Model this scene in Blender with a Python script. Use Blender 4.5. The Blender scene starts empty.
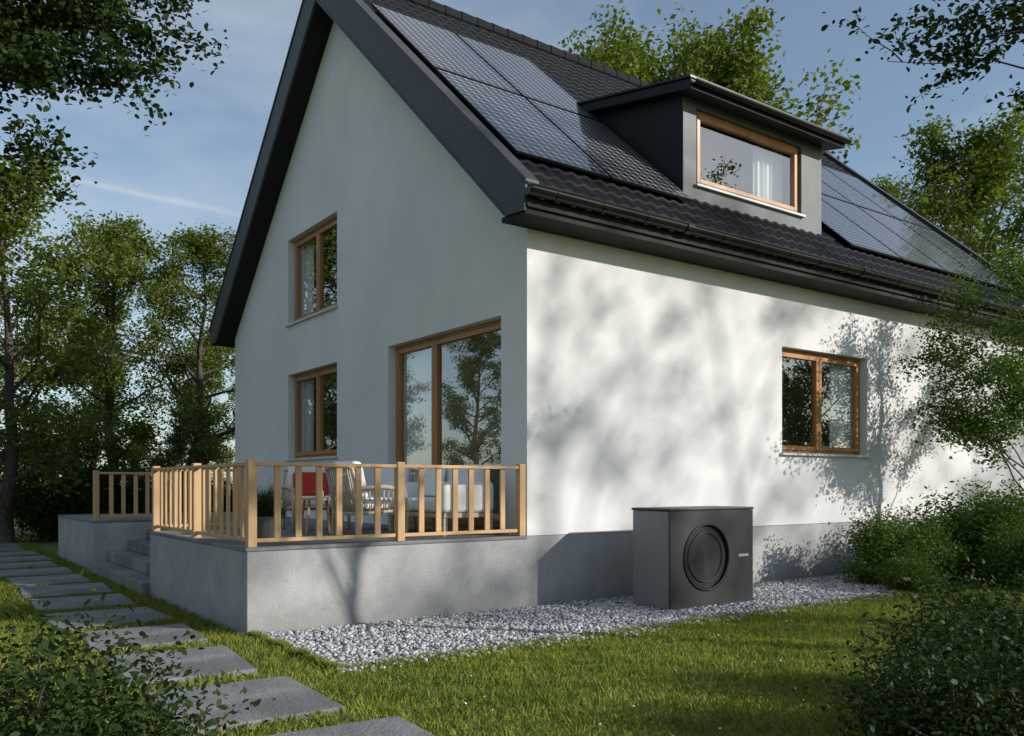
import bpy, math, random
import numpy as np
from mathutils import Vector, Matrix, Quaternion
random.seed(4)
scene=bpy.context.scene
COL=scene.collection
R_=math.radians

# ------------------------------------------------------------------ materials
def new_mat(name):
    m=bpy.data.materials.new(name); m.use_nodes=True
    nt=m.node_tree; nt.nodes.clear()
    out=nt.nodes.new('ShaderNodeOutputMaterial')
    return m,nt,out
def N(nt,t,**kw):
    n=nt.nodes.new(t)
    for k,v in kw.items():
        setattr(n,k,v)
    return n
def mixcol(nt,fac,a,b,blend='MIX'):
    n=nt.nodes.new('ShaderNodeMix'); n.data_type='RGBA'; n.blend_type=blend
    for s,v in ((0,fac),(6,a),(7,b)):
        if hasattr(v,'links'): nt.links.new(v,n.inputs[s])
        else: n.inputs[s].default_value=v if s==0 else (*v,1) if len(v)==3 else v
    return n.outputs[2]
def noise(nt,vec,scale,detail=4,rough=.55):
    n=N(nt,'ShaderNodeTexNoise'); n.inputs['Scale'].default_value=scale
    n.inputs['Detail'].default_value=detail; n.inputs['Roughness'].default_value=rough
    nt.links.new(vec,n.inputs['Vector']); return n.outputs['Fac']
def ramp(nt,f,p0,p1,c0=(0,0,0,1),c1=(1,1,1,1)):
    n=N(nt,'ShaderNodeValToRGB'); e=n.color_ramp.elements
    e[0].position=p0; e[1].position=p1; e[0].color=c0; e[1].color=c1
    nt.links.new(f,n.inputs[0]); return n.outputs[0]
def math_(nt,op,a,b=None,c=None):
    n=N(nt,'ShaderNodeMath',operation=op)
    for i,v in enumerate((a,b,c)):
        if v is None: continue
        if hasattr(v,'links'): nt.links.new(v,n.inputs[i])
        else: n.inputs[i].default_value=v
    return n.outputs[0]
def surf(name,c1,c2,scale=3,rough=.7,bump=.0,bscale=40,metal=0,spec=.5,big=None,stretch=None,rough2=None):
    m,nt,out=new_mat(name)
    p=N(nt,'ShaderNodeBsdfPrincipled'); tc=N(nt,'ShaderNodeTexCoord'); vec=tc.outputs['Object']
    if stretch:
        mp=N(nt,'ShaderNodeMapping'); mp.inputs['Scale'].default_value=stretch
        nt.links.new(vec,mp.inputs[0]); vec=mp.outputs[0]
    f=ramp(nt,noise(nt,vec,scale,4,.6),.3,.7)
    col=mixcol(nt,f,c1,c2)
    if big:
        f2=ramp(nt,noise(nt,vec,big[0],3,.5),.35,.7)
        col=mixcol(nt,f2,col,big[1])
    nt.links.new(col,p.inputs['Base Color'])
    p.inputs['Roughness'].default_value=rough; p.inputs['Metallic'].default_value=metal
    p.inputs['Specular IOR Level'].default_value=spec
    if bump:
        b=N(nt,'ShaderNodeBump'); b.inputs['Strength'].default_value=bump; b.inputs['Distance'].default_value=.02
        nt.links.new(noise(nt,vec,bscale,3,.6),b.inputs['Height']); nt.links.new(b.outputs[0],p.inputs['Normal'])
    nt.links.new(p.outputs[0],out.inputs[0]); return m

M={}
M['plaster']=surf('white_plaster',(.75,.735,.715),(.69,.675,.655),1.4,.95,.22,60,spec=.2,big=(.55,(.64,.628,.61)))
def concrete():
    m,nt,out=new_mat('grey_concrete'); p=N(nt,'ShaderNodeBsdfPrincipled'); tc=N(nt,'ShaderNodeTexCoord'); v=tc.outputs['Object']
    f=ramp(nt,noise(nt,v,1.6,8,.68),.3,.72)
    c=mixcol(nt,f,(.43,.425,.415),(.26,.257,.252))
    f2=ramp(nt,noise(nt,v,45,3,.6),.35,.75)
    c=mixcol(nt,math_(nt,'MULTIPLY',f2,.3),c,(.2,.2,.2))
    # air-hole pits
    vo=N(nt,'ShaderNodeTexVoronoi'); vo.inputs['Scale'].default_value=9; nt.links.new(v,vo.inputs['Vector'])
    pit=math_(nt,'LESS_THAN',vo.outputs['Distance'],.075)
    c=mixcol(nt,math_(nt,'MULTIPLY',pit,.5),c,(.1,.1,.1))
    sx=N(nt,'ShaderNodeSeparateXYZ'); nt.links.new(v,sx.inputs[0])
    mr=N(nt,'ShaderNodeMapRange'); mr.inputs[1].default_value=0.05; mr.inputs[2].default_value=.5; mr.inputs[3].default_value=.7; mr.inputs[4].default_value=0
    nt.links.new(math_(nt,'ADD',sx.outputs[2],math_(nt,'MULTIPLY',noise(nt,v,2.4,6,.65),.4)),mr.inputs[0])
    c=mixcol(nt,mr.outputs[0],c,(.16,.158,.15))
    nt.links.new(c,p.inputs['Base Color']); p.inputs['Roughness'].default_value=.85
    b=N(nt,'ShaderNodeBump'); b.inputs['Strength'].default_value=.4; b.inputs['Distance'].default_value=.02
    nt.links.new(noise(nt,v,30,6,.65),b.inputs['Height']); nt.links.new(b.outputs[0],p.inputs['Normal'])
    nt.links.new(p.outputs[0],out.inputs[0]); return m
M['concrete']=concrete()
M['slab']=surf('stone_slab',(.28,.278,.275),(.18,.18,.178),3,.8,.6,35,spec=.3,big=(1.3,(.13,.131,.125)))
M['roof_tile']=surf('dark_roof_tile',(.008,.0085,.0095),(.014,.0145,.016),6,.6,.15,60,spec=.09)
M['fascia']=surf('anthracite_fascia',(.06,.062,.065),(.048,.05,.053),2,.55,.05,50,spec=.3)
M['soffit']=surf('dark_soffit',(.014,.0135,.013),(.02,.019,.018),3,.7,spec=.2)
M['gutter']=surf('black_gutter',(.009,.0095,.010),(.007,.0075,.008),3,.35,spec=.35)
M['dormer_clad']=surf('dormer_cladding_black',(.010,.010,.011),(.014,.014,.015),2,.5,spec=.25)
M['dormer_front']=surf('dormer_front_panel',(.15,.152,.155),(.11,.112,.115),1.5,.55,spec=.3)
M['window_wood']=surf('oiled_window_wood',(.44,.205,.06),(.30,.125,.036),4,.42,.1,30,stretch=(1,1,.12))
M['rail_wood']=surf('larch_rail_wood',(.60,.38,.19),(.43,.25,.11),5,.6,.2,40,stretch=(1,1,.15))
M['rail_wood_h']=surf('larch_handrail_wood',(.60,.38,.19),(.46,.27,.12),5,.6,.2,40,stretch=(.15,.4,1))
M['sill']=surf('light_metal_sill',(.6,.61,.62),(.52,.53,.54),3,.35)
M['interior']=surf('interior_wall',(.84,.82,.79),(.80,.78,.75),2,.9)
M['interior_floor']=surf('interior_oak_floor',(.42,.32,.22),(.36,.26,.17),3,.5)
M['cushion']=surf('white_cushion_fabric',(.80,.79,.76),(.74,.73,.70),12,.95,.3,150)
M['red']=surf('red_pillow_fabric',(.50,.05,.03),(.42,.035,.025),12,.95,.3,150)
M['wicker']=surf('wicker_cane',(.62,.52,.40),(.48,.38,.27),30,.7,.6,90)
M['bark']=surf('tree_bark',(.085,.065,.05),(.045,.035,.028),8,.9)
M['pump']=surf('anthracite_sheet_metal',(.042,.043,.045),(.036,.037,.039),2,.45,spec=.4)
M['pump_side']=surf('grey_sheet_metal_side',(.20,.203,.207),(.17,.173,.177),2,.4)
M['pump_black']=surf('black_plastic',(.007,.007,.008),(.009,.009,.010),5,.5,spec=.3)
M['pump_ring']=surf('dark_grille_wire',(.010,.010,.011),(.008,.008,.009),5,.6,spec=.2)
M['badge']=surf('silver_badge',(.6,.6,.6),(.55,.55,.55),5,.3)
M['pot']=surf('terracotta_pot',(.15,.14,.13),(.1,.1,.09),8,.8,.3)

def curtain_mat():
    m,nt,out=new_mat('white_curtain')
    d=N(nt,'ShaderNodeBsdfDiffuse'); d.inputs[0].default_value=(.88,.88,.86,1)
    t=N(nt,'ShaderNodeBsdfTranslucent'); t.inputs[0].default_value=(.7,.7,.68,1)
    mx=N(nt,'ShaderNodeMixShader'); mx.inputs[0].default_value=.15
    nt.links.new(d.outputs[0],mx.inputs[1]); nt.links.new(t.outputs[0],mx.inputs[2]); nt.links.new(mx.outputs[0],out.inputs[0]); return m
M['curtain']=curtain_mat()
def glass_mat():
    m,nt,out=new_mat('window_glass')
    t=N(nt,'ShaderNodeBsdfTransparent'); t.inputs[0].default_value=(.95,.955,.955,1)
    g=N(nt,'ShaderNodeBsdfGlossy'); g.inputs[0].default_value=(.97,.98,1,1); g.inputs['Roughness'].default_value=.0
    geo=N(nt,'ShaderNodeNewGeometry'); dp=N(nt,'ShaderNodeVectorMath',operation='DOT_PRODUCT')
    nt.links.new(geo.outputs['Incoming'],dp.inputs[0]); nt.links.new(geo.outputs['Normal'],dp.inputs[1])
    c=math_(nt,'ABSOLUTE',dp.outputs['Value']); s=math_(nt,'POWER',math_(nt,'SUBTRACT',1.0,c),4.0)
    f=math_(nt,'MULTIPLY_ADD',s,.75,.24)
    mx=N(nt,'ShaderNodeMixShader'); nt.links.new(f,mx.inputs[0])
    nt.links.new(t.outputs[0],mx.inputs[1]); nt.links.new(g.outputs[0],mx.inputs[2]); nt.links.new(mx.outputs[0],out.inputs[0]); return m
M['glass']=glass_mat()
def leaf_mat(name,a,b,trans=.35,patch=None,spec=.3):
    m,nt,out=new_mat(name)
    g=N(nt,'ShaderNodeNewGeometry')
    col=mixcol(nt,g.outputs['Random Per Island'],a,b)
    if patch:
        col=mixcol(nt,math_(nt,'MULTIPLY',ramp(nt,noise(nt,g.outputs['Position'],.9,2,.6),.38,.66),.6),col,patch)
    p=N(nt,'ShaderNodeBsdfPrincipled'); p.inputs['Roughness'].default_value=.55; p.inputs['Specular IOR Level'].default_value=spec
    nt.links.new(col,p.inputs['Base Color'])
    t=N(nt,'ShaderNodeBsdfTranslucent')
    nt.links.new(mixcol(nt,1.0,col,(1.3,1.5,.6),'MULTIPLY'),t.inputs[0])
    mx=N(nt,'ShaderNodeMixShader'); mx.inputs[0].default_value=trans
    nt.links.new(p.outputs[0],mx.inputs[1]); nt.links.new(t.outputs[0],mx.inputs[2]); nt.links.new(mx.outputs[0],out.inputs[0]); return m
M['leaf']=leaf_mat('tree_leaf',(.075,.11,.018),(.18,.205,.04))
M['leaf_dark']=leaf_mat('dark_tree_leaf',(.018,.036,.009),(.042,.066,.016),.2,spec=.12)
M['leaf_shrub']=leaf_mat('shrub_leaf',(.05,.10,.018),(.11,.165,.03),.3,spec=.2)
M['grass']=leaf_mat('grass_blade',(.14,.175,.022),(.31,.315,.055),.2,patch=(.11,.16,.02),spec=.2)

def ground_mat():
    m,nt,out=new_mat('ground_soil'); p=N(nt,'ShaderNodeBsdfPrincipled'); tc=N(nt,'ShaderNodeTexCoord'); v=tc.outputs['Object']
    c=mixcol(nt,ramp(nt,noise(nt,v,1.5,6,.7),.35,.65),(.12,.155,.028),(.16,.185,.035))
    c=mixcol(nt,ramp(nt,noise(nt,v,40,3,.6),.4,.7),c,(.05,.07,.018))
    nt.links.new(c,p.inputs['Base Color']); p.inputs['Roughness'].default_value=.95
    nt.links.new(p.outputs[0],out.inputs[0]); return m
M['ground']=ground_mat()
def pebble_mat():
    m,nt,out=new_mat('gravel_pebble'); p=N(nt,'ShaderNodeBsdfPrincipled'); g=N(nt,'ShaderNodeNewGeometry')
    c=ramp(nt,g.outputs['Random Per Island'],0,1,(.14,.145,.155,1),(.56,.555,.55,1))
    nt.links.new(c,p.inputs['Base Color']); p.inputs['Roughness'].default_value=.8
    nt.links.new(p.outputs[0],out.inputs[0]); return m
M['pebble']=pebble_mat()
M['gravel_bed']=surf('gravel_bed',(.12,.12,.125),(.22,.22,.23),60,.95,.8,80)
def solar_mat():
    m,nt,out=new_mat('solar_cells'); p=N(nt,'ShaderNodeBsdfPrincipled'); tc=N(nt,'ShaderNodeTexCoord')
    sx=N(nt,'ShaderNodeSeparateXYZ'); nt.links.new(tc.outputs['Object'],sx.inputs[0])
    cell=.148
    dx=math_(nt,'PINGPONG',math_(nt,'SUBTRACT',sx.outputs[0],.03),cell/2); dy=math_(nt,'PINGPONG',math_(nt,'SUBTRACT',sx.outputs[1],.03),cell/2)
    near=math_(nt,'MINIMUM',dx,dy)
    line=math_(nt,'LESS_THAN',near,.0055)
    dia=math_(nt,'LESS_THAN',math_(nt,'ADD',dx,dy),.024)
    f=math_(nt,'MAXIMUM',math_(nt,'MULTIPLY',line,.9),dia)
    bb=math_(nt,'LESS_THAN',math_(nt,'PINGPONG',sx.outputs[0],cell/6),.0012)
    f=math_(nt,'MAXIMUM',f,math_(nt,'MULTIPLY',bb,.15))
    c=mixcol(nt,f,(.010,.011,.014),(.5,.51,.53))
    nt.links.new(c,p.inputs['Base Color']); p.inputs['Roughness'].default_value=.4; p.inputs['Specular IOR Level'].default_value=.2
    p.inputs['Coat Weight'].default_value=.75; p.inputs['Coat Roughness'].default_value=.04
    nt.links.new(p.outputs[0],out.inputs[0]); return m
M['solar']=solar_mat()
M['alu']=surf('panel_frame',(.012,.012,.013),(.010,.010,.011),4,.4,spec=.3)

# ------------------------------------------------------------------ builders
def empty(name,loc=(0,0,0)):
    e=bpy.data.objects.new(name,None); e.location=loc; e.empty_display_size=.3; COL.objects.link(e); return e
class MB:
    def __init__(s): s.v=[]; s.f=[]
    def raw(s,vs,fs):
        o=len(s.v); s.v+= [tuple(v) for v in vs]; s.f+=[tuple(i+o for i in f) for f in fs]
    def box(s,x0,x1,y0,y1,z0,z1):
        s.raw([(x0,y0,z0),(x1,y0,z0),(x1,y1,z0),(x0,y1,z0),(x0,y0,z1),(x1,y0,z1),(x1,y1,z1),(x0,y1,z1)],
              [(0,3,2,1),(4,5,6,7),(0,1,5,4),(1,2,6,5),(2,3,7,6),(3,0,4,7)])
    def prism(s,poly,ax,a0,a1):
        n=len(poly)
        if ax=='x': vs=[(a0,p,q) for p,q in poly]+[(a1,p,q) for p,q in poly]
        elif ax=='y': vs=[(p,a0,q) for p,q in poly]+[(p,a1,q) for p,q in poly]
        else: vs=[(p,q,a0) for p,q in poly]+[(p,q,a1) for p,q in poly]
        s.raw(vs,[tuple(range(n))[::-1],tuple(range(n,2*n))]+[(i,(i+1)%n,n+(i+1)%n,n+i) for i in range(n)])
    def tube(s,pts,rads,k=8,cap=True):
        pts=[np.array(p,float) for p in pts]; vs=[];n=len(pts)
        up=None
        for i,p in enumerate(pts):
            d=pts[min(i+1,n-1)]-pts[max(i-1,0)]; d/= (np.linalg.norm(d)+1e-9)
            if up is None: up=np.array([0,0,1.]) if abs(d[2])<.9 else np.array([1.,0,0])
            a=np.cross(d,up); a/=np.linalg.norm(a)+1e-9; b=np.cross(d,a); up=-b if np.dot(-b,up)>0 else b
            for j in range(k):
                t=2*math.pi*j/k; vs.append(p+rads[i]*(math.cos(t)*a+math.sin(t)*b))
        fs=[]
        for i in range(n-1):
            for j in range(k):
                fs.append((i*k+j,i*k+(j+1)%k,(i+1)*k+(j+1)%k,(i+1)*k+j))
        if cap: fs.append(tuple(range(k))); fs.append(tuple(range((n-1)*k,n*k))[::-1])
        s.raw(vs,fs)
    def obj(s,name,mat,parent=None,bevel=0,smooth=False,segs=2,loc=None):
        me=bpy.data.meshes.new(name); me.from_pydata(s.v,[],s.f); me.validate()
        import bmesh
        bm=bmesh.new(); bm.from_mesh(me); bmesh.ops.recalc_face_normals(bm,faces=bm.faces); bm.to_mesh(me); bm.free()
        me.materials.append(mat)
        if smooth: me.polygons.foreach_set('use_smooth',[True]*len(me.polygons))
        o=bpy.data.objects.new(name,me); COL.objects.link(o)
        if parent: o.parent=parent
        if loc: o.location=loc
        if bevel:
            b=o.modifiers.new('Bevel','BEVEL'); b.width=bevel; b.segments=segs; b.limit_method='ANGLE'; b.angle_limit=R_(40)
        return o
def idx_mesh(name,verts,faces,mat,smooth=False):
    n,k=faces.shape
    me=bpy.data.meshes.new(name)
    me.vertices.add(len(verts)); me.vertices.foreach_set('co',verts.reshape(-1).astype(np.float32))
    me.loops.add(n*k); me.loops.foreach_set('vertex_index',faces.reshape(-1).astype(np.int32))
    me.polygons.add(n); me.polygons.foreach_set('loop_start',(np.arange(n)*k).astype(np.int32))
    me.polygons.foreach_set('loop_total',np.full(n,k,dtype=np.int32))
    if smooth: me.polygons.foreach_set('use_smooth',np.ones(n,dtype=bool))
    me.update(calc_edges=True); me.materials.append(mat); return me
def np_mesh(name,verts,mat):
    n,k,_=verts.shape
    return idx_mesh(name,verts.reshape(-1,3),np.arange(n*k).reshape(n,k),mat)
def put(name,me,parent=None,loc=(0,0,0),rot=(0,0,0),scale=(1,1,1)):
    o=bpy.data.objects.new(name,me); COL.objects.link(o); o.location=loc; o.rotation_euler=rot; o.scale=scale
    if parent: o.parent=parent
    return o

# ================================================================== GROUND
b=MB(); b.raw([(-300,-300,0),(300,-300,0),(300,300,0),(-300,300,0)],[(0,1,2,3)]); b.obj('ground',M['ground'])

# ================================================================== HOUSE
W=10.96; L=13.6; P=.88; SL=.912
ZU=lambda y:4.776+SL*min(y,W-y)          # soffit underside
ZT=lambda y:5.39+SL*min(y,W-y)           # tile surface
house=empty('house',(0,0,0))
GO=[(.55,3.62,P,3.66),(5.51,7.78,2.0,3.64),(5.51,7.78,4.61,6.26)]
LO=[(4.95,7.27,2.0,3.66)]
TH=.36
w=MB()
ys=sorted({0,W,W/2}|{g[0] for g in GO}|{g[1] for g in GO})
for a0,a1 in zip(ys[:-1],ys[1:]):
    ops=sorted([g for g in GO if g[0]<=a0+1e-6 and g[1]>=a1-1e-6],key=lambda g:g[2])
    z=P
    for g in ops:
        if g[2]>z+1e-6: w.prism([(a0,z),(a1,z),(a1,g[2]),(a0,g[2])],'x',0,TH)
        z=g[3]
    w.prism([(a0,z),(a1,z),(a1,ZU(a1)),(a0,ZU(a0))],'x',0,TH)
w.prism([(0,P),(W,P),(W,ZU(W)),(W/2,ZU(W/2)),(0,ZU(0))],'x',L-TH,L)
w.box(TH,L-TH,W-TH,W,P,4.72)
xs=sorted({TH,L-TH}|{g[0] for g in LO}|{g[1] for g in LO})
for a0,a1 in zip(xs[:-1],xs[1:]):
    ops=[g for g in LO if g[0]<=a0+1e-6 and g[1]>=a1-1e-6]
    z=P
    for g in ops:
        w.box(a0,a1,0,TH,z,g[2]); z=g[3]
    w.box(a0,a1,0,TH,z,4.74)
w.obj('walls',M['plaster'],house)
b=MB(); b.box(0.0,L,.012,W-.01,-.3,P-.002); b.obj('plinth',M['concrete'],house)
b=MB(); b.box(TH,L-TH,TH,W-TH,P,P+.03); b.box(TH,L-TH,TH,W-TH,4.2,4.4); b.obj('interior_floors',M['interior_floor'],house)
b=MB(); b.box(3.1,3.2,TH,W-TH,P+.03,4.16); b.box(TH,3.1,4.6,4.7,P+.03,4.16); b.box(3.2,L-TH,3.2,3.3,P+.03,4.16)
b.box(4.3,4.4,TH+1.5,W-TH-1.5,4.4,6.0); b.box(TH+.01,L-TH-.01,TH+.005,W-TH-.005,4.17,4.198)
b.box(2.2,2.3,4.0,W-3,4.4,7.0)
b.obj('interior_walls',M['interior'],house)
b=MB(); b.box(3.02,3.09,1.2,2.4,2.1,3.0); b.obj('wall_picture',M['window_wood'],house,bevel=.01)
b=MB(); b.box(2.6,3.05,.9,2.8,.95,1.65); b.obj('sideboard',M['interior_floor'],house,bevel=.01)

x0,x1=-.41,14.0
b=MB()
b.prism([(-.094,4.69),(W/2,ZU(W/2)),(W/2,ZT(W/2)-.06),(-.5,4.89),(-.47,4.66)],'x',x0+.03,x1-.03)
b.prism([(W+.094,4.69),(W/2,ZU(W/2)),(W/2,ZT(W/2)-.06),(W+.5,4.89),(W+.47,4.66)],'x',x0+.03,x1-.03)
b.obj('roof_slab',M['soffit'],house)
for nm,xa,xb in (('rake_fascia',x0,x0+.03),('rake_fascia_far',x1-.03,x1)):
    b=MB()
    for s in (0,1):
        q=lambda y:(W-y if s else y)
        b.prism([(q(-.094),4.685),(q(W/2),ZU(W/2)-.005),(q(W/2),ZT(W/2)+.07),(q(-.52),4.99),(q(-.49),4.655)],'x',xa,xb)
        b.prism([(q(-.55),4.965),(q(W/2),ZT(W/2)+.072),(q(W/2),ZT(W/2)+.10),(q(-.55),5.0)],'x',xa-.02,xb+.14)
        if xa<0: b.prism([(q(-.08),4.70),(q(W/2),ZU(W/2)+.01),(q(W/2),ZU(W/2)+.05),(q(-.08),4.74)],'x',xa-.008,xa)
    b.obj(nm,M['fascia'],house)
def tiles(name,back):
    y0=-.60; slope_len=(W/2-y0); rows=25; tw=.235
    nx=int((x1-x0-.1)/tw*8); X=np.linspace(x0+.06,x1-.06,nx)
    ph=(X-x0)/tw*2*np.pi
    prof=.014*np.sign(np.sin(ph))*np.abs(np.sin(ph))**.8
    vs=[];fs=[]
    for r in range(rows):
        ya=y0+slope_len*r/rows; yb=y0+slope_len*(r+1)/rows+.03
        base=len(vs)
        for (yy,dz) in ((ya,.0),(ya,.035),(yb,.003)):
            zz=5.39+SL*yy+dz-.03
            Y=W-yy if back else yy
            for xx,pz in zip(X,prof): vs.append((xx,Y,zz+pz+ (0 if dz else -.02)))
        for k in range(2):
            for i in range(nx-1):
                a=base+k*nx+i; fs.append((a,a+1,a+nx+1,a+nx))
    m=MB(); m.raw(vs,fs); return m.obj(name,M['roof_tile'],house)
tiles('roof_tiles',False); tiles('roof_tiles_back',True)
b=MB()
n=40
for i in range(n):
    xa=x0+.02+(x1-x0-.04)*i/n; xb=x0+.02+(x1-x0-.04)*(i+1)/n
    b.tube([(xa,W/2,ZT(W/2)-.01),(xb+.02,W/2,ZT(W/2)-.01)],[.13,.115],12)
b.obj('ridge_tiles',M['roof_tile'],house,smooth=False)
def half_gutter(b,xa,xb,yc,zc,r,k=10):
    vs=[];fs=[]
    for xx in (xa,xb):
        for rr in (r,r-.012):
            for j in range(k+1):
                t=math.pi+math.pi*j/k; vs.append((xx,yc+rr*math.cos(t),zc+rr*math.sin(t)))
    m=k+1
    for j in range(k):
        fs.append((j,j+1,2*m+j+1,2*m+j)); fs.append((m+j,m+j+1,3*m+j+1,3*m+j)); fs.append((j,j+1,m+j+1,m+j)); fs.append((2*m+j,2*m+j+1,3*m+j+1,3*m+j))
    fs.append((0,m,3*m,2*m)); fs.append((k,m+k,3*m+k,2*m+k))
    b.raw(vs,fs)
b=MB()
half_gutter(b,x0-.02,x1,-.60,4.885,.088)
b.tube([(x0-.02,-.69,4.89),(x1,-.69,4.89)],[.014,.014],8)
for i in range(20):
    xx=x0+.35+i*.72; half_gutter(b,xx,xx+.03,-.60,4.885,.095)
    b.box(xx,xx+.03,-.51,-.495,4.78,4.92)
for xx in (2.1,6.1,10.1): half_gutter(b,xx,xx+.12,-.60,4.885,.102)
b.prism([(-.688,4.885),(-.512,4.885),(-.56,4.81),(-.6,4.797),(-.64,4.81)],'x',x0-.028,x0-.02)
b.obj('gutter',M['gutter'],house)
b=MB(); b.box(x0+.03,x1-.03,-.515,-.476,4.70,4.88); b.box(x0+.031,x1-.031,-.475,-.0,4.63,4.688); b.obj('eave_boards',M['soffit'],house)

def window(name,ax,a0,a1,z0,z1,mull,rec=.14,curt=(),base=0.0,door=False,back=.11):
    fr=MB(); gl=MB(); cu=MB()
    def bx(m,a,b_,d0,d1,za,zb):
        if ax=='x': m.box(base+d0,base+d1,a,b_,za,zb)
        else: m.box(a,b_,base+d0,base+d1,za,zb)
    f=.055
    bx(fr,a0,a0+f,rec,rec+.09,z0,z1); bx(fr,a1-f,a1,rec,rec+.09,z0,z1)
    bx(fr,a0+f,a1-f,rec,rec+.09,z1-f,z1); bx(fr,a0+f,a1-f,rec,rec+.09,z0,z0+f)
    cuts=[a0+f]+list(mull)+[a1-f]
    for i,(p,q) in enumerate(zip(cuts[:-1],cuts[1:])):
        s=.07; g=.004
        p+=g;q-=g; za=z0+f+g; zb=z1-f-g
        bx(fr,p,p+s,rec-.022,rec+.06,za,zb); bx(fr,q-s,q,rec-.022,rec+.06,za,zb)
        bx(fr,p+s,q-s,rec-.022,rec+.06,zb-s,zb); bx(fr,p+s,q-s,rec-.022,rec+.06,za,za+s+(.02 if door else 0))
        d=base+rec+.025
        if ax=='x': gl.raw([(d,p+s,za+s),(d,q-s,za+s),(d,q-s,zb-s),(d,p+s,zb-s)],[(0,1,2,3)])
        else: gl.raw([(p+s,d,za+s),(q-s,d,za+s),(q-s,d,zb-s),(p+s,d,zb-s)],[(0,1,2,3)])
    fr.obj(name+'_frame',M['window_wood'],house,bevel=.006)
    gl.obj(name+'_glass',M['glass'],house)
    for (c0,c1) in curt:
        n=int((c1-c0)/.012); vs=[];fs=[]
        for i in range(n+1):
            a=c0+(c1-c0)*i/n; d=base+rec+back+.05+.035*math.sin(a*52)+.012*math.sin(a*131)
            for zz in (z0+.02,z1-.02):
                vs.append((d,a,zz) if ax=='x' else (a,d,zz))
        for i in range(n): fs.append((2*i,2*i+2,2*i+3,2*i+1))
        cu.raw(vs,fs)
    if curt: cu.obj(name+'_curtain',M['curtain'],house,smooth=True)
    if not door:
        s=MB(); e=.04
        bx(s,a0-e,a1+e,-.06,0-.001,z0-.035,z0+.003); bx(s,a0+.002,a1-.002,-.001,rec,z0-.02,z0+.003)
        s.obj(name+'_sill',M['sill'],house,bevel=.004)
window('terrace_door','x',.55,3.62,P,3.66,[2.42],curt=[(2.75,3.6)],door=True)
window('ground_gable_window','x',5.51,7.78,2.0,3.64,[6.62],curt=[(5.53,6.1),(7.3,7.75)])
window('upper_gable_window','x',5.51,7.78,4.61,6.26,[6.62],curt=[(5.53,6.1),(7.2,7.75)])
window('long_wall_window','y',4.95,7.27,2.0,3.66,[6.08],curt=[(6.6,7.24)])

# ---- dormer
DX0,DX1,DY=3.15,6.52,.38; DZ=7.22
dr=lambda y:7.22+.2*(y-DY)
yb=(7.22-.2*DY-5.39)/(SL-.2)
wx0,wx1,wz0,wz1=3.43,5.97,5.97,7.11
b=MB()
t=.16
b.box(DX0,wx0,DY,DY+t,5.5,DZ); b.box(wx1,DX1,DY,DY+t,5.5,DZ); b.box(wx0,wx1,DY,DY+t,5.5,wz0); b.box(wx0,wx1,DY,DY+t,wz1,DZ)
b.obj('dormer_front',M['dormer_front'],house)
b=MB()
for xa,xb in ((DX0-.012,DX0+.1),(DX1-.1,DX1+.012)):
    b.prism([(DY+.02,5.5),(yb+.3,ZT(yb+.3)-.2),(yb+.3,dr(yb+.3)),(DY+.02,dr(DY+.02)-.002)],'x',xa,xb)
b.obj('dormer_sides',M['dormer_clad'],house)
b=MB(); b.box(DX0+.1,DX1-.1,3.2,3.25,5.8,7.7); b.box(DX0+.1,DX1-.1,DY+t,3.2,5.75,5.8); b.obj('dormer_interior',M['interior'],house)
b=MB()
b.prism([(.05,dr(.05)),(yb+.55,dr(yb+.55)),(yb+.55,dr(yb+.55)+.15),(.05,dr(.05)+.15)],'x',DX0-.2,DX1+.2)
b.obj('dormer_roof',M['dormer_clad'],house,bevel=.01)
b=MB(); half_gutter(b,DX0-.2,DX1+.2,-.01,dr(.05)+.11,.06)
b.prism([(.03,dr(.05)+.152),(yb+.5,dr(yb+.5)+.152),(yb+.5,dr(yb+.5)+.185),(.03,dr(.05)+.185)],'x',DX0-.23,DX1+.23)
b.obj('dormer_edge',M['gutter'],house)
window('dormer_window','y',wx0,wx1,wz0,wz1,[],rec=.06,base=DY,curt=[(3.5,3.85),(5.2,5.9)],back=.25)

# ---- solar panels
pitch=math.atan(SL)
def panel(xa,ya,wd,lenY,parent):
    ln=lenY/math.cos(pitch)
    me_o=MB(); me_o.box(0,wd,0,ln,0,.035); fr=me_o.obj('panel_frame',M['alu'],parent,bevel=.004)
    g=MB(); g.raw([(.03,.03,.037),(wd-.03,.03,.037),(wd-.03,ln-.03,.037),(.03,ln-.03,.037)],[(0,1,2,3)]); gg=g.obj('panel_cells',M['solar'],parent)
    for o in (fr,gg):
        o.location=(xa,ya,5.39+SL*ya+.075); o.rotation_euler=(pitch,0,0)
for (xs0,nc) in ((-.10,2),(6.95,4)):
    a=empty('solar_panel_array'); a.parent=house
    for c in range(nc):
        for r in range(2):
            panel(xs0+c*1.58,.10+r*1.98,1.54,1.93,a)
    rl=MB()
    for r in range(2):
        for yy in (.5,1.5):
            y=.1+r*1.96+yy; z=5.39+SL*y+.03; rl.box(xs0,xs0+nc*1.56-.02,y-.02,y+.02,z-.03,z+.03)
    rl.obj('mounting_rails',M['alu'],a)

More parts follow.
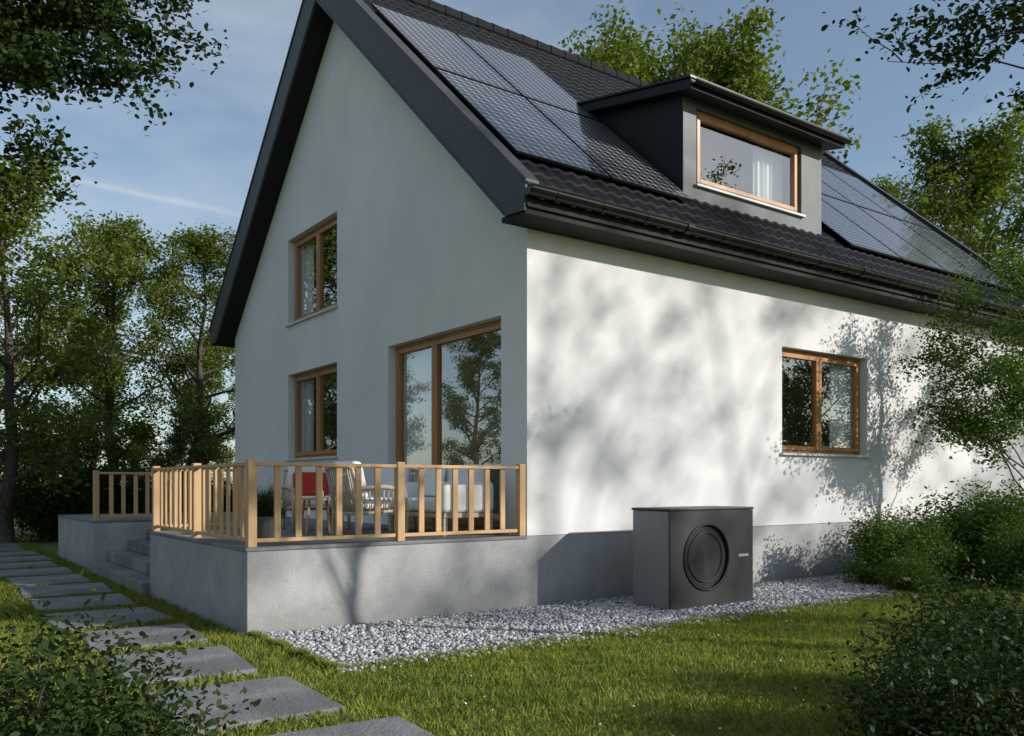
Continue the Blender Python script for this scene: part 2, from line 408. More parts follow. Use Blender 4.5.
# ================================================================== TERRACE
ter=empty('terrace')
T=-3.45
b=MB()
b.box(T,0,0,3.9,-.3,P-.04); b.box(-2.25,0,3.902,7.898,-.3,P-.04); b.box(T,0,7.9,11.7,-.3,P-.04)
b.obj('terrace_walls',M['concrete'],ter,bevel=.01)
b=MB()
b.box(T-.012,-.001,-.012,3.9,P-.038,P); b.box(-2.25,-.001,3.902,7.898,P-.038,P); b.box(T-.012,-.001,7.9,11.71,P-.038,P)
b.obj('terrace_paving',M['slab'],ter,bevel=.006)
b=MB()
for i in range(4):
    x=T-.1+i*.325; b.box(x,-2.252,3.904,7.896,.0+i*.176+(.004 if i else -.2),(i+1)*.176)
b.obj('steps',M['slab'],ter,bevel=.01)

def rail_run(par,p,q,posts,nb,skip=()):
    (xa,ya),(xb,yb_)=p,q
    alongx=abs(xb-xa)>abs(yb_-ya)
    Ln=abs(xb-xa)+abs(yb_-ya); ux,uy=((xb-xa)/Ln,(yb_-ya)/Ln)
    ps=MB(); rl=MB(); ba=MB()
    for f in posts:
        if f in skip: continue
        cx,cy=xa+ux*Ln*f,ya+uy*Ln*f; ps.box(cx-.045,cx+.045,cy-.045,cy+.045,P,1.755)
    fr=sorted(posts)
    for f0,f1 in zip(fr[:-1],fr[1:]):
        s0=Ln*f0+.047; s1=Ln*f1-.047
        A=(xa+ux*s0,ya+uy*s0);B=(xa+ux*s1,ya+uy*s1)
        lo=(min(A[0],B[0]),min(A[1],B[1])); hi=(max(A[0],B[0]),max(A[1],B[1]))
        wx,wy=((0,.032) if alongx else (.032,0))
        rl.box(lo[0]-wx,hi[0]+wx,lo[1]-wy,hi[1]+wy,1.69,1.728)
        rl.box(lo[0]-wx*.6,hi[0]+wx*.6,lo[1]-wy*.6,hi[1]+wy*.6,P+.045,P+.085)
        for i in range(nb):
            s=s0+(s1-s0)*(i+1)/(nb+1)+random.uniform(-.004,.004); cx,cy=xa+ux*s,ya+uy*s
            hx,hy=((.034,.013) if alongx else (.013,.034))
            ba.box(cx-hx,cx+hx,cy-hy,cy+hy,P+.086,1.689)
    ps.obj('posts',M['rail_wood'],par,bevel=.006); rl.obj('rails',M['rail_wood_h'],par,bevel=.006); ba.obj('balusters',M['rail_wood'],par,bevel=.004)
ra=empty('wooden_railing')
rail_run(ra,(T+.06,.05),(-.06,.05),[0,.5,1],6)
rail_run(ra,(T+.06,.05),(T+.06,3.82),[0,.5,1],7,skip=(0,))
rail_run(ra,(T+.06,3.82),(-2.3,3.82),[0,1],4,skip=(0,))
rail_run(ra,(-2.3,7.98),(T+.06,7.98),[0,1],4)

# ================================================================== FURNITURE
def lounge_chair(name,loc,rz,pillow=None):
    e=empty(name,loc); e.rotation_euler=(0,0,rz)
    f=MB()
    for sx in (-.33,.33):
        f.tube([(sx,-.32,0),(sx,-.34,.3),(sx,-.30,.56)],[.022]*3,6)
        f.tube([(sx,.34,0),(sx,.30,.3),(sx,.34,.58),(sx*.9,.42,.82)],[.022]*4,6)
        f.tube([(sx,-.30,.56),(sx*1.04,0,.60),(sx,.34,.58)],[.03]*3,6)
        f.tube([(sx,-.33,.32),(sx,.31,.28)],[.022]*2,6)
        for k in range(9):
            yy=-.26+k*.065; f.tube([(sx,yy,.31),(sx,yy,.585)],[.009]*2,5)
    f.tube([(-.33,-.33,.32),(.33,-.33,.32)],[.022]*2,6); f.tube([(-.33,.31,.28),(.33,.31,.28)],[.022]*2,6)
    f.tube([(-.3,.42,.82),(0,.45,.86),(.3,.42,.82)],[.028]*3,6)
    for k in range(11):
        xx=-.25+.05*k; f.tube([(xx,.31,.3),(xx*.95,.43,.84)],[.009]*2,5)
    f.obj('frame',M['wicker'],e,smooth=True)
    c=MB(); c.box(-.30,.30,-.32,.27,.33,.47); c.obj('seat_cushion',M['cushion'],e,bevel=.05,segs=4)
    c=MB(); c.raw([(-.28,.15,.46),(.28,.15,.46),(.28,.28,.46),(-.28,.28,.46),(-.27,.25,.9),(.27,.25,.9),(.27,.39,.9),(-.27,.39,.9)],
              [(0,3,2,1),(4,5,6,7),(0,1,5,4),(1,2,6,5),(2,3,7,6),(3,0,4,7)])
    c.obj('back_cushion',M['cushion'],e,bevel=.05,segs=4)
    if pillow:
        c=MB(); c.raw([(-.24,.0,.475),(.24,.0,.475),(.24,.1,.475),(-.24,.1,.475),(-.24,.10,.80),(.24,.10,.80),(.24,.20,.80),(-.24,.20,.80)],
              [(0,3,2,1),(4,5,6,7),(0,1,5,4),(1,2,6,5),(2,3,7,6),(3,0,4,7)])
        c.obj('pillow',M['red'],e,bevel=.045,segs=4)
    return e
lounge_chair('garden_armchair',(-1.55,2.9,P),R_(-10),True)
lounge_chair('garden_armchair',(-.75,2.35,P),R_(-60))
lounge_chair('garden_armchair',(-1.55,1.15,P),R_(95))
so=empty('garden_sofa',(-.56,1.15,P)); so.rotation_euler=(0,0,R_(-90))
c=MB()
for sx in (-.68,.68):
    for sy in (-.33,.33): c.box(sx-.03,sx+.03,sy-.03,sy+.03,0,.3)
c.box(-.72,.72,-.36,.36,.22,.28); c.obj('frame',M['wicker'],so,bevel=.01)
c=MB(); c.box(-.76,-.57,-.40,.36,.28,.66); c.box(.57,.76,-.40,.36,.28,.66); c.box(-.57,.57,.2,.36,.28,.88); c.obj('backrest_and_arms',M['cushion'],so,bevel=.06,segs=4)
c=MB(); c.box(-.56,-.005,-.39,.2,.285,.46); c.box(.005,.56,-.39,.2,.285,.46); c.obj('seat_cushions',M['cushion'],so,bevel=.05,segs=4)
c=MB(); c.raw([(-.5,.0,.48),(-.1,.02,.47),(-.1,.12,.47),(-.5,.1,.48),(-.5,.1,.88),(-.1,.13,.86),(-.1,.2,.86),(-.5,.18,.88)],
              [(0,3,2,1),(4,5,6,7),(0,1,5,4),(1,2,6,5),(2,3,7,6),(3,0,4,7)]); c.obj('pillow',M['cushion'],so,bevel=.035,segs=4)
tb=empty('garden_table',(-1.85,2.0,P))
c=MB(); c.tube([(0,0,.43),(0,0,.46)],[.33,.33],32); 
for k in range(4):
    a=k*math.pi/2+.6; c.tube([(.27*math.cos(a),.27*math.sin(a),0),(.2*math.cos(a),.2*math.sin(a),.43)],[.016,.018],8)
c.obj('top_and_legs',M['rail_wood'],tb)
c=MB(); c.tube([(.05,.05,.462),(.05,.05,.50),(.05,.05,.56)],[.04,.05,.03],12); c.obj('cup',M['cushion'],tb,smooth=True)

# ================================================================== HEAT PUMP
hp=empty('heat_pump',(0,0,0))
HX0,HX1,HY0,HY1,HZ0,HZ1=1.15,2.65,-1.28,-.64,.015,1.21
b=MB(); b.box(HX0+.03,HX1-.03,HY0+.04,HY1-.04,-.04,HZ0+.0005); b.obj('feet',M['pump_black'],hp)
b=MB(); b.box(HX0,HX1,HY0+.03,HY1,HZ0,HZ1-.02); b.obj('body',M['pump_side'],hp,bevel=.015,segs=3)
b=MB(); b.box(HX0-.012,HX1+.012,HY0-.008,HY1+.012,HZ1-.0195,HZ1+.012); b.obj('lid',M['pump'],hp,bevel=.01)
cx,cz=1.78,.62
b=MB(); zs=HZ0+.005; ze=HZ1-.022; ro=.40; x_a,x_b=HX0+.002,HX1-.002
K=96
outer=[];inner=[]
for k in range(K):
    a=2*math.pi*k/K; ca,sa=math.cos(a),math.sin(a)
    tt=min(((x_b-cx)/ca if ca>1e-6 else 1e9),((x_a-cx)/ca if ca<-1e-6 else 1e9),((ze-cz)/sa if sa>1e-6 else 1e9),((zs-cz)/sa if sa<-1e-6 else 1e9))
    outer.append((cx+tt*ca,cz+tt*sa)); inner.append((cx+ro*ca,cz+ro*sa))
for cxr,czr in ((x_a,zs),(x_a,ze),(x_b,zs),(x_b,ze)):
    k=min(range(K),key=lambda k:(outer[k][0]-cxr)**2+(outer[k][1]-czr)**2); outer[k]=(cxr,czr)
vs=[(o[0],HY0,o[1]) for o in outer]+[(o[0],HY0,o[1]) for o in inner]+[(o[0],HY0+.028,o[1]) for o in outer]+[(o[0],HY0+.12,o[1]) for o in inner]
fs=[]
for k in range(K):
    j=(k+1)%K
    fs+= [(k,j,K+j,K+k),(k,j,2*K+j,2*K+k),(K+k,K+j,3*K+j,3*K+k)]
b.raw(vs,fs)
b.obj('front_panel',M['pump'],hp)
b=MB()
NL=70
for i in range(NL):
    z=zs+.02+(ze-zs-.04)*i/(NL-1); dz=abs(z-cz); h=math.sqrt(max(0,(ro+.02)**2-dz*dz)) if dz<ro+.02 else 0
    if h>0:
        b.box(x_a+.02,cx-h,HY0-.002,HY0-.0005,z-.003,z+.003); b.box(cx+h,x_b-.02,HY0-.002,HY0-.0005,z-.003,z+.003)
    else: b.box(x_a+.02,x_b-.02,HY0-.002,HY0-.0005,z-.003,z+.003)
b.obj('front_lamellae',M['pump'],hp)
def torus(b,c,Rr,r,k=64,m=8):
    vs=[];fs=[]
    for i in range(k):
        a=2*math.pi*i/k
        for j in range(m):
            t=2*math.pi*j/m; q=Rr+r*math.cos(t)
            vs.append((c[0]+q*math.cos(a),c[1]+r*math.sin(t),c[2]+q*math.sin(a)))
    for i in range(k):
        for j in range(m): fs.append((i*m+j,((i+1)%k)*m+j,((i+1)%k)*m+(j+1)%m,i*m+(j+1)%m))
    b.raw(vs,fs)
b=MB(); torus(b,(cx,HY0-.001,cz),.40,.016); b.obj('fan_ring',M['pump_black'],hp,smooth=True)
b=MB(); torus(b,(cx,HY0+.010,cz),.30,.006); b.obj('inner_ring',M['pump'],hp,smooth=True)
b=MB()
for i in range(18): torus(b,(cx,HY0+.017,cz),.02+i*.021,.0022,56,5)
b.obj('fan_grille',M['pump_ring'],hp,smooth=True)
b=MB(); b.tube([(cx,HY0+.0245,cz),(cx,HY0+.0265,cz)],[.40,.40],64); b.obj('fan_well',M['pump'],hp)
b=MB()
for k in range(7): b.box(2.37+k*.027,2.37+k*.027+.019,HY0-.008,HY0-.0025,.60,.632)
b.obj('badge',M['badge'],hp)

# ================================================================== PATH
rng=np.random.default_rng(7)
stones=[]
path=empty('stepping_stone_path')
for i in range(15):
    y=-4.15+i*1.53; x=-4.33+rng.uniform(-.07,.07); wx=.54+rng.uniform(-.06,.06); wy=.60+rng.uniform(-.06,.04); a=rng.uniform(-.07,.07)
    stones.append((x,y,wx,wy,a))
    pl=[(-wx,-wy),(wx*rng.uniform(.93,1),-wy*rng.uniform(.93,1)),(wx,wy*rng.uniform(.93,1)),(-wx*rng.uniform(.93,1),wy)]
    b=MB(); b.prism(pl,'z',-.05,.045)
    o=b.obj('slab_%d'%(i+1),M['slab'],path,bevel=.012); o.location=(x,y,0); o.rotation_euler=(rng.uniform(-.008,.008),rng.uniform(-.008,.008),a)

# ================================================================== GRAVEL
gx0,gx1,gy0,gy1=-3.42,13.4,-1.98,0
g=empty('gravel')
b=MB(); b.raw([(gx0,gy0,.004),(gx1,gy0,.004),(gx1,gy1,.004),(gx0,gy1,.004)],[(0,1,2,3)]); b.obj('gravel_bed',M['gravel_bed'],g)
ph=(1+5**.5)/2
ico=np.array([(-1,ph,0),(1,ph,0),(-1,-ph,0),(1,-ph,0),(0,-1,ph),(0,1,ph),(0,-1,-ph),(0,1,-ph),(ph,0,-1),(ph,0,1),(-ph,0,-1),(-ph,0,1)])/math.sqrt(1+ph*ph)
icf=np.array([(0,11,5),(0,5,1),(0,1,7),(0,7,10),(0,10,11),(1,5,9),(5,11,4),(11,10,2),(10,7,6),(7,1,8),(3,9,4),(3,4,2),(3,2,6),(3,6,8),(3,8,9),(4,9,5),(2,4,11),(6,2,10),(8,6,7),(9,8,1)])
def pebbles(n,sx,sy,seed,cxy=None):
    r=np.random.default_rng(seed)
    c=np.stack([r.uniform(0,sx,n),r.uniform(0,sy,n),r.uniform(.006,.022,n)],1) if cxy is None else cxy
    s=r.uniform(.012,.03,(n,1,1))*r.uniform(.6,1.2,(n,1,3)); s[:,:,2]*=.75
    v=ico[None]*(1+r.uniform(-.18,.18,(n,12,1)))*s
    a=r.uniform(0,6.28,n); ca,sa=np.cos(a)[:,None],np.sin(a)[:,None]
    v=np.stack([v[:,:,0]*ca-v[:,:,1]*sa,v[:,:,0]*sa+v[:,:,1]*ca,v[:,:,2]],2)+c[:,None,:]
    f=(icf[None]+12*np.arange(n)[:,None,None]).reshape(-1,3)
    return idx_mesh('pebbles',v.reshape(-1,3),f,M['pebble'])
tw=(gx1-gx0)/8
pm=[pebbles(3600,tw,gy1-gy0,s) for s in (1,2,3)]
for i in range(8): put('pebbles',pm[i%3],g,(gx0+i*tw,gy0,0))
r=np.random.default_rng(12); n=700
cs=np.stack([r.uniform(gx0,8,n),gy0-np.abs(r.normal(0,.10,n)),np.full(n,.02)],1)
put('stray_pebbles',pebbles(n,1,1,44,cs),g)

# ================================================================== GRASS
def blades(cx,cy,r,h0=.035,h1=.075,wd=.0055,clump=True):
    n=len(cx); a=r.uniform(0,6.28,n); h=r.uniform(h0,h1,n)
    if clump:
        f=np.sin(cx*9.4+1)*np.sin(cy*9.4+2)+.6*np.sin(cx*22+cy*6.3)*np.sin(cy*18.8-cx*3.1)
        h=h*(1+.28*f)
    w=wd*r.uniform(.6,1.3,n); lean=r.uniform(.15,.95,n)*h; la=r.uniform(0,6.28,n)
    dx,dy=np.cos(a)*w/2,np.sin(a)*w/2; lx,ly=np.cos(la)*lean,np.sin(la)*lean
    Z=np.zeros(n)
    p0=np.stack([cx-dx,cy-dy,Z],1);p1=np.stack([cx+dx,cy+dy,Z],1)
    p2=np.stack([cx+dx*.8+lx*.35,cy+dy*.8+ly*.35,h*.6],1);p3=np.stack([cx-dx*.8+lx*.35,cy-dy*.8+ly*.35,h*.6],1)
    p4=np.stack([cx+lx,cy+ly,h],1)
    return np.stack([p0,p1,p2,p4,p3],1)
gr=empty('lawn_grass')
tiles_=[]
for s in range(3):
    r=np.random.default_rng(20+s); n=9500
    cx_=r.uniform(0,2,n); cy_=r.uniform(0,2,n)
    v=blades(cx_,cy_,r,.025,.062,.008); tiles_.append(np_mesh('grass_tile',v,M['grass']))
rr=random.Random(3)
for i in range(8):
    for j in range(3 if i<6 else 2):
        x=-3.7+2*i; y=-4-2*j+.0
        k=rr.choice([0,1])
        if k: put('grass_tile',tiles_[rr.randrange(3)],gr,(x+2,y+2,0),(0,0,math.pi),(1,1,rr.uniform(.95,1.1)))
        else: put('grass_tile',tiles_[rr.randrange(3)],gr,(x,y,0),(0,0,0),(1,1,rr.uniform(.95,1.1)))
r=np.random.default_rng(50)
n=210000
cx_=r.uniform(-8.5,-3.4,n); cy_=-6.0+30*r.uniform(0,1,n)**1.25
keep=np.ones(n,bool)
keep&=~((cx_>T-.03)&(cy_>-.02)&(cy_<11.75))
keep&=~((cx_>gx0)&(cy_>gy0)&(cy_<0))
keep&=~((cx_>-3.7)&(cy_<-2.0))
for (x,y,wx,wy,a) in stones:
    ca,sa=math.cos(-a),math.sin(-a); u=(cx_-x)*ca-(cy_-y)*sa; v=(cx_-x)*sa+(cy_-y)*ca
    keep&=~((abs(u)<wx-.01)&(abs(v)<wy-.01))
put('grass_by_path',np_mesh('grass_by_path',blades(cx_[keep],cy_[keep],r,.03,.07,.0085),M['grass']),gr)
n=5000; cx_=r.uniform(-3.5,13,n); cy_=-2.02+np.abs(r.normal(0,.05,n))
put('grass_fringe',np_mesh('grass_fringe',blades(cx_,cy_,r,.03,.08,.006),M['grass']),gr)
n=3500; cy_=r.uniform(-2,0,n); cx_=-3.42+np.abs(r.normal(0,.03,n))
put('grass_fringe_side',np_mesh('grass_fringe_side',blades(cx_,cy_,r,.03,.08,.006),M['grass']),gr)
def discs(cx,cy,cz,rad,r,k=6):
    n=len(cx); a=np.arange(k)/k*2*np.pi; tx=r.normal(0,.3,n); ty=r.normal(0,.3,n)
    px=np.cos(a)[None]*rad[:,None]; py=np.sin(a)[None]*rad[:,None]
    return np.stack([cx[:,None]+px,cy[:,None]+py,cz[:,None]+px*tx[:,None]+py*ty[:,None]],2)
n=9000; fx=r.uniform(-3.6,9,n); fy=r.uniform(-8,-2.1,n); m_=np.sin(fx*2.3)*np.sin(fy*2.9+fx)>-.1; fx,fy=fx[m_],fy[m_]
put('clover_leaves',np_mesh('clover_leaves',discs(fx,fy,r.uniform(.035,.06,len(fx)),r.uniform(.006,.011,len(fx)),r),M['leaf_shrub']),gr)
n=170; fx=r.uniform(-3.4,8,n); fy=r.uniform(-6,-2.2,n)
put('daisies',np_mesh('daisies',discs(fx,fy,r.uniform(.05,.065,n),r.uniform(.005,.009,n),r,8),M['cushion']),gr)

# ================================================================== FOLIAGE
def leaf_polys(c,size,r,up=.5,asp=.5,near=False):
    n=len(c)
    nrm=r.normal(0,1,(n,3)); nrm[:,2]=np.abs(nrm[:,2])+up; nrm/=np.linalg.norm(nrm,axis=1)[:,None]
    d=r.normal(0,1,(n,3)); d-= (d*nrm).sum(1)[:,None]*nrm; d/=np.linalg.norm(d,axis=1)[:,None]
    s=np.cross(nrm,d); L_=(size*r.uniform(.6,1.3,n))[:,None]; Wd=L_*asp
    curl=nrm*L_*.12
    if near: return np.stack([c-d*L_*.5-curl,c-d*L_*.18+s*Wd*.5,c+d*L_*.2+s*Wd*.42,c+d*L_*.5-curl,c+d*L_*.2-s*Wd*.42,c-d*L_*.18-s*Wd*.5],1)
    return np.stack([c-d*L_*.5-curl,c+s*Wd*.5,c+d*L_*.5-curl,c-s*Wd*.5],1)
def poly_line(r,p0,d,length,nseg,jit,upc):
    pts=[np.array(p0,float)]; d=np.array(d,float); d/=np.linalg.norm(d)
    for i in range(nseg):
        d=d+r.normal(0,jit,3)+np.array([0,0,upc]); d/=np.linalg.norm(d)
        pts.append(pts[-1]+d*length/nseg)
    return pts,d
def simple_mesh(name,b,mat):
    me=bpy.data.meshes.new(name); me.from_pydata([tuple(map(float,v)) for v in b.v],[],b.f); me.materials.append(mat)
    me.polygons.foreach_set('use_smooth',[True]*len(me.polygons)); me.update(); return me
def tree_meshes(seed,H,cb,Rc,nl,nleaf,ls,mat,cl=.28,trunk_r=None,near=False,asp=.62):
    r=np.random.default_rng(seed); b=MB()
    tr=trunk_r or H*.018
    tp=[];p=np.array([0.,0,-.2]);n=10
    for i in range(n+1):
        tp.append(p.copy()); p=p+np.array([r.normal(0,.012*H),r.normal(0,.012*H),H*.97/n])
    b.tube(tp,[tr*(1.25-1.15*(i/n)**.8) for i in range(n+1)],8)
    cent=[]
    for i in range(nl):
        t=cb+(.97-cb)*(i+.5)/nl
        k=t*n; i0=min(int(k),n-1); base=tp[i0]+(tp[i0+1]-tp[i0])*(k-i0)
        az=i*2.4+r.normal(0,.35); q=(t-cb)/(1-cb)
        pr=math.sin(math.pi*min(1,.18+q*.82))**.6
        ln=Rc*max(.18,pr)*r.uniform(.75,1.2)
        el=.25+.8*q+r.normal(0,.12)
        d=(math.cos(az)*math.cos(el),math.sin(az)*math.cos(el),math.sin(el))
        pts,_=poly_line(r,base,d,ln,6,.12,.03)
        r0=tr*.42*(1-.7*q); b.tube(pts,[r0*(1-.85*j/6) for j in range(7)],5,False)
        for m in range(int(6+ln*1.6)):
            f=r.uniform(.25,1.0)*6; j=min(int(f),5); pp=pts[j]+(pts[j+1]-pts[j])*(f-j)
            dd=(pts[j+1]-pts[j]); dd/=np.linalg.norm(dd); dd=dd+r.normal(0,.75,3); 
            sub,_=poly_line(r,pp,dd,ln*r.uniform(.22,.42),4,.2,.02)
            b.tube(sub,[r0*.28*(1-.8*j2/4)+.003 for j2 in range(5)],3,False)
            cent+=sub[2:]
    cent=np.array(cent); ids=r.integers(0,len(cent),nleaf)
    dens=r.uniform(.3,1,len(cent))
    ids=ids[r.uniform(0,1,nleaf)<dens[ids]]
    off=r.normal(0,1,(len(ids),3))*cl*np.array([1,1,.6])
    c=cent[ids]+off
    return simple_mesh('branches',b,M['bark']),np_mesh('foliage',leaf_polys(c,ls,r,asp=asp,near=near),mat)
def place_tree(name,ms,loc,s=1,rz=0,sz=None,parent=None):
    e=empty(name,(loc[0],loc[1],0)); e.rotation_euler=(0,0,rz); e.scale=(s,s,sz or s)
    if parent: e.parent=parent
    put('trunk_and_branches',ms[0],e); put('foliage',ms[1],e)
    return e
TA=tree_meshes(1,10,.10,3.2,28,42000,.14,M['leaf'],cl=.24)
TB=tree_meshes(2,10,.08,2.6,28,36000,.13,M['leaf'],cl=.20)
TC=tree_meshes(3,10,.22,3.0,28,46000,.11,M['leaf'],cl=.2)
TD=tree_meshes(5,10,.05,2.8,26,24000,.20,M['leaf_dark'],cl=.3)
def bush_meshes(seed,R,H,nleaf,ls,mat,cl=.09,nst=60):
    r=np.random.default_rng(seed); b=MB(); cent=[]
    for i in range(nst):
        az=r.uniform(0,6.28); el=math.asin(r.uniform(.12,1)); ln=r.uniform(.65,1.08)
        tgt=np.array([R*math.cos(az)*math.cos(el),R*math.sin(az)*math.cos(el),H*math.sin(el)])*ln
        p0=np.array([r.normal(0,R*.12),r.normal(0,R*.12),0]); pts=[]
        for k in range(7):
            t=k/6; pts.append(p0+(tgt-p0)*np.array([t**1.2,t**1.2,t**.85])+r.normal(0,.02*R,3)*(k>0))
        b.tube(pts,[.012*R*(1-.7*k/6)+.002 for k in range(7)],4,False)
        for k in range(3,7):
            cent.append(pts[k])
            for _ in range(3): cent.append(pts[k]+r.normal(0,.14*R,3)*np.array([1,1,.7]))
    cent=np.array(cent); cent[:,2]=np.maximum(cent[:,2],.05); ids=r.integers(0,len(cent),nleaf)
    c=cent[ids]+r.normal(0,1,(nleaf,3))*cl; c[:,2]=np.abs(c[:,2])
    return simple_mesh('stems',b,M['bark']),np_mesh('foliage',leaf_polys(c,ls,r,near=True),mat)
BA=bush_meshes(11,.8,1.15,20000,.05,M['leaf_shrub'])
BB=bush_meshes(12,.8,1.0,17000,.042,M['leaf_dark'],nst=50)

place_tree('deciduous_tree',TA,(-3.9,16.9),.98,.5)
place_tree('deciduous_tree',TB,(-.9,20.8),.98,1.5)
place_tree('deciduous_tree',TC,(.9,17.2),.90,2.5)
place_tree('deciduous_tree',TC,(16.2,15.2),1.8,.3)
place_tree('deciduous_tree',TA,(20.8,14.0),1.85,1.1)
place_tree('deciduous_tree',TA,(24.8,7.2),1.4,3.1)
place_tree('deciduous_tree',TB,(22.3,2.8),1.15,5.0)
place_tree('deciduous_tree',TC,(27.5,12.6),1.45,2.0)
for (x,y,s,rz) in ((-2.6,17.4,2.0,0),(-1.2,18.6,2.2,2),(.3,16.6,1.9,1),(1.6,15.6,1.7,3)):
    place_tree('shrub',BB,(x,y),s,rz)
dm=empty('distant_trees')
rr=random.Random(9)
for a_ in list(range(74,152,6))+list(range(-5,34,8)):
    a=R_(a_); rad=rr.uniform(46,54); x=-6.3+rad*math.cos(a); y=-8.4+rad*math.sin(a)
    place_tree('tree',rr.choice([TA,TB]),(x,y),rr.uniform(.9,1.15),rr.uniform(0,6),parent=dm)
for i in range(9):
    place_tree('tree',TD,(-12+i*2.2,37+rr.uniform(-1,1)),rr.uniform(.36,.5),rr.uniform(0,6),parent=dm)

place_tree('shrub',BA,(6.0,-1.3),1.0,0)
place_tree('shrub',BA,(7.6,-1.6),1.3,2)
place_tree('shrub',BA,(5.3,-1.9),.55,4)
place_tree('shrub',BA,(7.0,-2.8),.9,2)
place_tree('shrub',BA,(9.4,-1.8),1.5,3)
place_tree('shrub',BB,(-5.80,-4.65),.90,1)
place_tree('shrub',BB,(-6.6,-4.0),.95,3)
place_tree('shrub',BB,(-2.2,-6.45),.82,4)
place_tree('shrub',BB,(-1.2,-6.1),.9,5)
place_tree('shrub',BB,(-.2,-5.6),.85,2)
pl=empty('potted_plant',(-3.0,.75,P))
b=MB(); b.tube([(0,0,0),(0,0,.28)],[.12,.16],20); b.obj('pot',M['pot'],pl)
put('stems',BB[0],pl,(0,0,.25),(0,0,0),(.3,.3,.35)); put('foliage',BB[1],pl,(0,0,.25),(0,0,0),(.3,.3,.35))
pf=empty('house_plant',(4.9,.85,5.8))
put('stems',BB[0],pf,(0,0,0),(0,0,0),(.35,.2,.45)); put('foliage',BB[1],pf,(0,0,0),(0,0,0),(.35,.2,.45))

def reach_tree(name,seed,base,H,targets,ls,nleaf,mat,tr=.14,zlow=.35,dens=1.0,cl=.16,sublen=(.3,.8)):
    r=np.random.default_rng(seed); b=MB(); base=np.array(base,float)
    n=8; tp=[base+np.array([r.normal(0,.05),r.normal(0,.05),H*i/n-.1]) for i in range(n+1)]
    b.tube(tp,[tr*(1.2-.95*i/n) for i in range(n+1)],10)
    cent=[]
    for tg in targets:
        tg=np.array(tg,float); zf=np.clip((tg[2]-1.0-abs(r.normal(0,.3)))/H,zlow,.95); k=zf*n; i0=int(k); p0=tp[i0]+(tp[min(i0+1,n)]-tp[i0])*(k-i0)
        ln=np.linalg.norm(tg-p0); pts=[]
        for j in range(11):
            t=j/10; q=p0+(tg-p0)*t; q=q+np.array([0,0,.12*ln*math.sin(math.pi*t)])+r.normal(0,.02*ln,3)*math.sin(math.pi*t); pts.append(q)
        b.tube(pts,[tr*.22*(1-.88*j/10) for j in range(11)],6,False)
        for m in range(int(5+ln*4*dens)):
            f=r.uniform(.3,1.0)*10; j=min(int(f),9); pp=pts[j]+(pts[j+1]-pts[j])*(f-j)
            dd=pts[j+1]-pts[j]; dd/=np.linalg.norm(dd); dd=dd+r.normal(0,.7,3)
            sub,_=poly_line(r,pp,dd,r.uniform(*sublen),5,.22,-.02)
            b.tube(sub,[.007*(1-.75*j2/5) for j2 in range(6)],4,False); cent+=sub[1:]
    cent=np.array(cent); ids=r.integers(0,len(cent),nleaf); c=cent[ids]+r.normal(0,1,(nleaf,3))*cl*np.array([1,1,.8])*r.uniform(.3,1,(nleaf,1))
    e=empty(name,(0,0,0))
    put('foliage',np_mesh('foliage',leaf_polys(c,ls,r,asp=.6,near=True),mat),e)
    put('trunk_and_branches',simple_mesh('branches',b,M['bark']),e); return e
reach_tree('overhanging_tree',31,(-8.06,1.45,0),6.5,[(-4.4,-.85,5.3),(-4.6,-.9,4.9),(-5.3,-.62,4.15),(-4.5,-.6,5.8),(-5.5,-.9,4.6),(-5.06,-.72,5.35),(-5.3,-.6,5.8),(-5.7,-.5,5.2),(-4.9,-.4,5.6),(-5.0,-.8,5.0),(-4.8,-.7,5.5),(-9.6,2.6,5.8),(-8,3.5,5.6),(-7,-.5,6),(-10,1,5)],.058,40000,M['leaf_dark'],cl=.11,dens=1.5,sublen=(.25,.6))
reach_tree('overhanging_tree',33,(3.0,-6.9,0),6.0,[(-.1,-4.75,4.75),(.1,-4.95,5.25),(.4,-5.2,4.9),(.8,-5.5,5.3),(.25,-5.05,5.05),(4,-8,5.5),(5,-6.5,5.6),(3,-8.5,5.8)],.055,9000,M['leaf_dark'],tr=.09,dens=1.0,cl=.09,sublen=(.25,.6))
bx_,by_=9.1,-1.9
offs=[(-1.3,.6,2.4),(-1.1,.7,3.0),(-.9,.4,3.6),(-1.2,.4,2.0),(-.6,.9,3.3),(-.5,-.5,3.8),(.9,.5,3.2),(.6,-.9,3.0),(-.1,.2,4.1),(-.7,-.1,2.6),(.5,1.0,2.5),(-.7,.8,2.2),(-1.4,-.2,2.8),(-1.2,-.6,3.4)]
reach_tree('small_garden_tree',35,(bx_,by_,0),5.0,[(bx_+1.45*a,by_+1.3*b_,z*1.22) for a,b_,z in offs],.06,20000,M['leaf_shrub'],tr=.07,zlow=.25,cl=.17,dens=1.3)

# taller trees farther behind the camera: soft dapples on lawn and wall
TS=tree_meshes(8,10,.42,2.2,14,2700,.12,M['leaf'],cl=.15,trunk_r=.09)
for (x,y,s,rz) in ((17.6,-22.0,1.80,0),(22.2,-22.5,1.84,1.5),(27.5,-22,1.72,3),(32,-23,1.9,.7)):
    place_tree('garden_tree',TS,(x,y),s,rz)
he=empty('unseen_shade_hedge')  # unseen row added behind the camera, its height set to shade the near lawn
for i in range(10):
    place_tree('shade_hedge_plant',TD,(.5+i*1.9,-12.6+rr.uniform(-.5,.5)),rr.uniform(.28,.37),rr.uniform(0,6),parent=he)

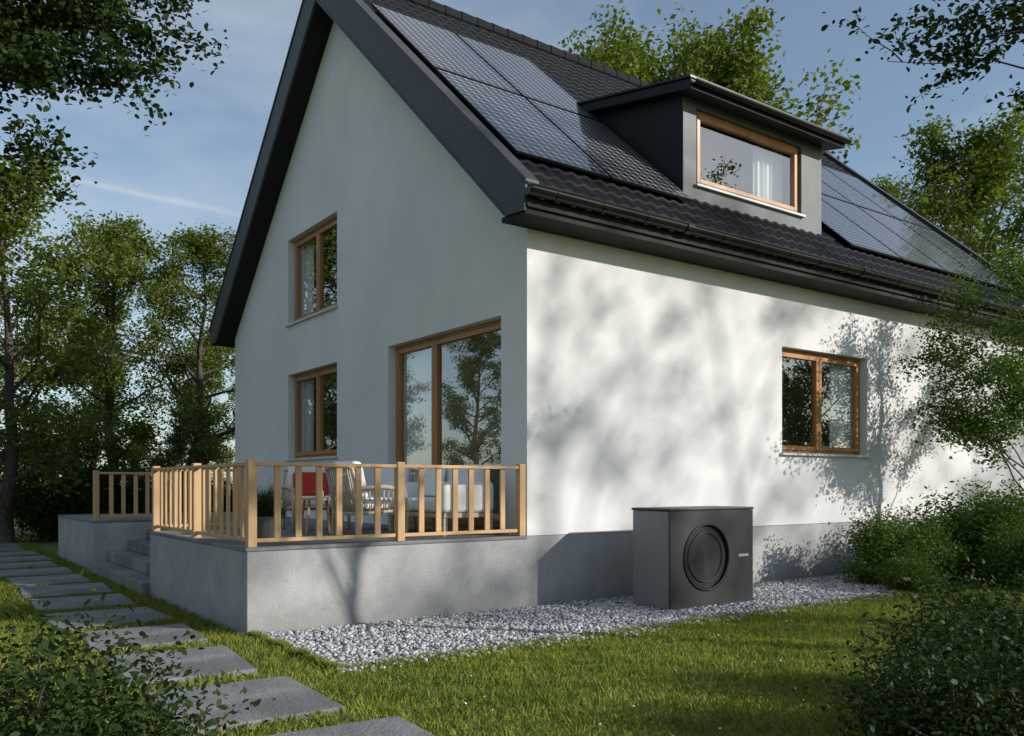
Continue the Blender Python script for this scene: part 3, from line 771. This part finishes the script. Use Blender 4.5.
# ================================================================== LIGHT
sun_dir=Vector((math.cos(R_(22))*.605,-math.cos(R_(22))*.796,math.sin(R_(22))))
sl=bpy.data.lights.new('sun','SUN'); sl.energy=5.0; sl.angle=R_(.7); sl.color=(1,.965,.91)
so_=bpy.data.objects.new('sun',sl); COL.objects.link(so_); so_.rotation_euler=sun_dir.to_track_quat('Z','Y').to_euler(); so_.location=(10,-20,20)
wd=bpy.data.worlds.new('World'); scene.world=wd; wd.use_nodes=True; nt=wd.node_tree; nt.nodes.clear()
out=nt.nodes.new('ShaderNodeOutputWorld'); bg=nt.nodes.new('ShaderNodeBackground'); sky=nt.nodes.new('ShaderNodeTexSky')
sky.sky_type='NISHITA'; sky.sun_disc=False; sky.sun_elevation=R_(22); sky.sun_rotation=math.atan2(.605,-.796); sky.air_density=1.0; sky.dust_density=.7; sky.ozone_density=1.0
tc=nt.nodes.new('ShaderNodeTexCoord'); mp=nt.nodes.new('ShaderNodeMapping'); mp.inputs['Scale'].default_value=(1,1,3.0); mp.inputs['Rotation'].default_value=(0,.25,.4)
nt.links.new(tc.outputs['Generated'],mp.inputs[0])
cf=ramp(nt,noise(nt,mp.outputs[0],1.8,8,.6),.40,.80)
tint=mixcol(nt,1.0,sky.outputs[0],(.92,1.03,1.10),'MULTIPLY')
col=mixcol(nt,math_(nt,'MULTIPLY_ADD',cf,.6,.12),tint,(5.9,6.4,6.8))
dp=N(nt,'ShaderNodeVectorMath',operation='DOT_PRODUCT'); nt.links.new(tc.outputs['Generated'],dp.inputs[0]); dp.inputs[1].default_value=(-.0255,.307,-.951)
wob=math_(nt,'MULTIPLY_ADD',noise(nt,tc.outputs['Generated'],9,3,.6),.010,-.005)
band=math_(nt,'ABSOLUTE',math_(nt,'ADD',dp.outputs['Value'],wob))
bf=ramp(nt,band,0.0,.005,(1,1,1,1),(0,0,0,1))
sxyz=N(nt,'ShaderNodeSeparateXYZ'); nt.links.new(tc.outputs['Generated'],sxyz.inputs[0])
fx1=ramp(nt,sxyz.outputs[0],.08,.16); fx2=ramp(nt,sxyz.outputs[0],.25,.34,(1,1,1,1),(0,0,0,1)); fy=ramp(nt,sxyz.outputs[1],.5,.7)
bf=math_(nt,'MULTIPLY',math_(nt,'MULTIPLY',bf,fx1),math_(nt,'MULTIPLY',fx2,fy))
col=mixcol(nt,math_(nt,'MULTIPLY',bf,.32),col,(6.5,6.6,6.8))
nt.links.new(col,bg.inputs[0]); bg.inputs[1].default_value=.122; nt.links.new(bg.outputs[0],out.inputs[0])

# ================================================================== CAMERA
cd=bpy.data.cameras.new('camera'); cam=bpy.data.objects.new('camera',cd); COL.objects.link(cam)
cam.location=(-6.314,-8.441,1.5); cam.rotation_euler=(R_(90),0,R_(54.2-90)); cd.sensor_width=36; cd.lens=864/1024*36; cd.shift_y=117/1024; cd.clip_end=1000; cd.clip_start=.05
scene.camera=cam
scene.view_settings.view_transform='Standard'; scene.view_settings.look='None'; scene.view_settings.exposure=0
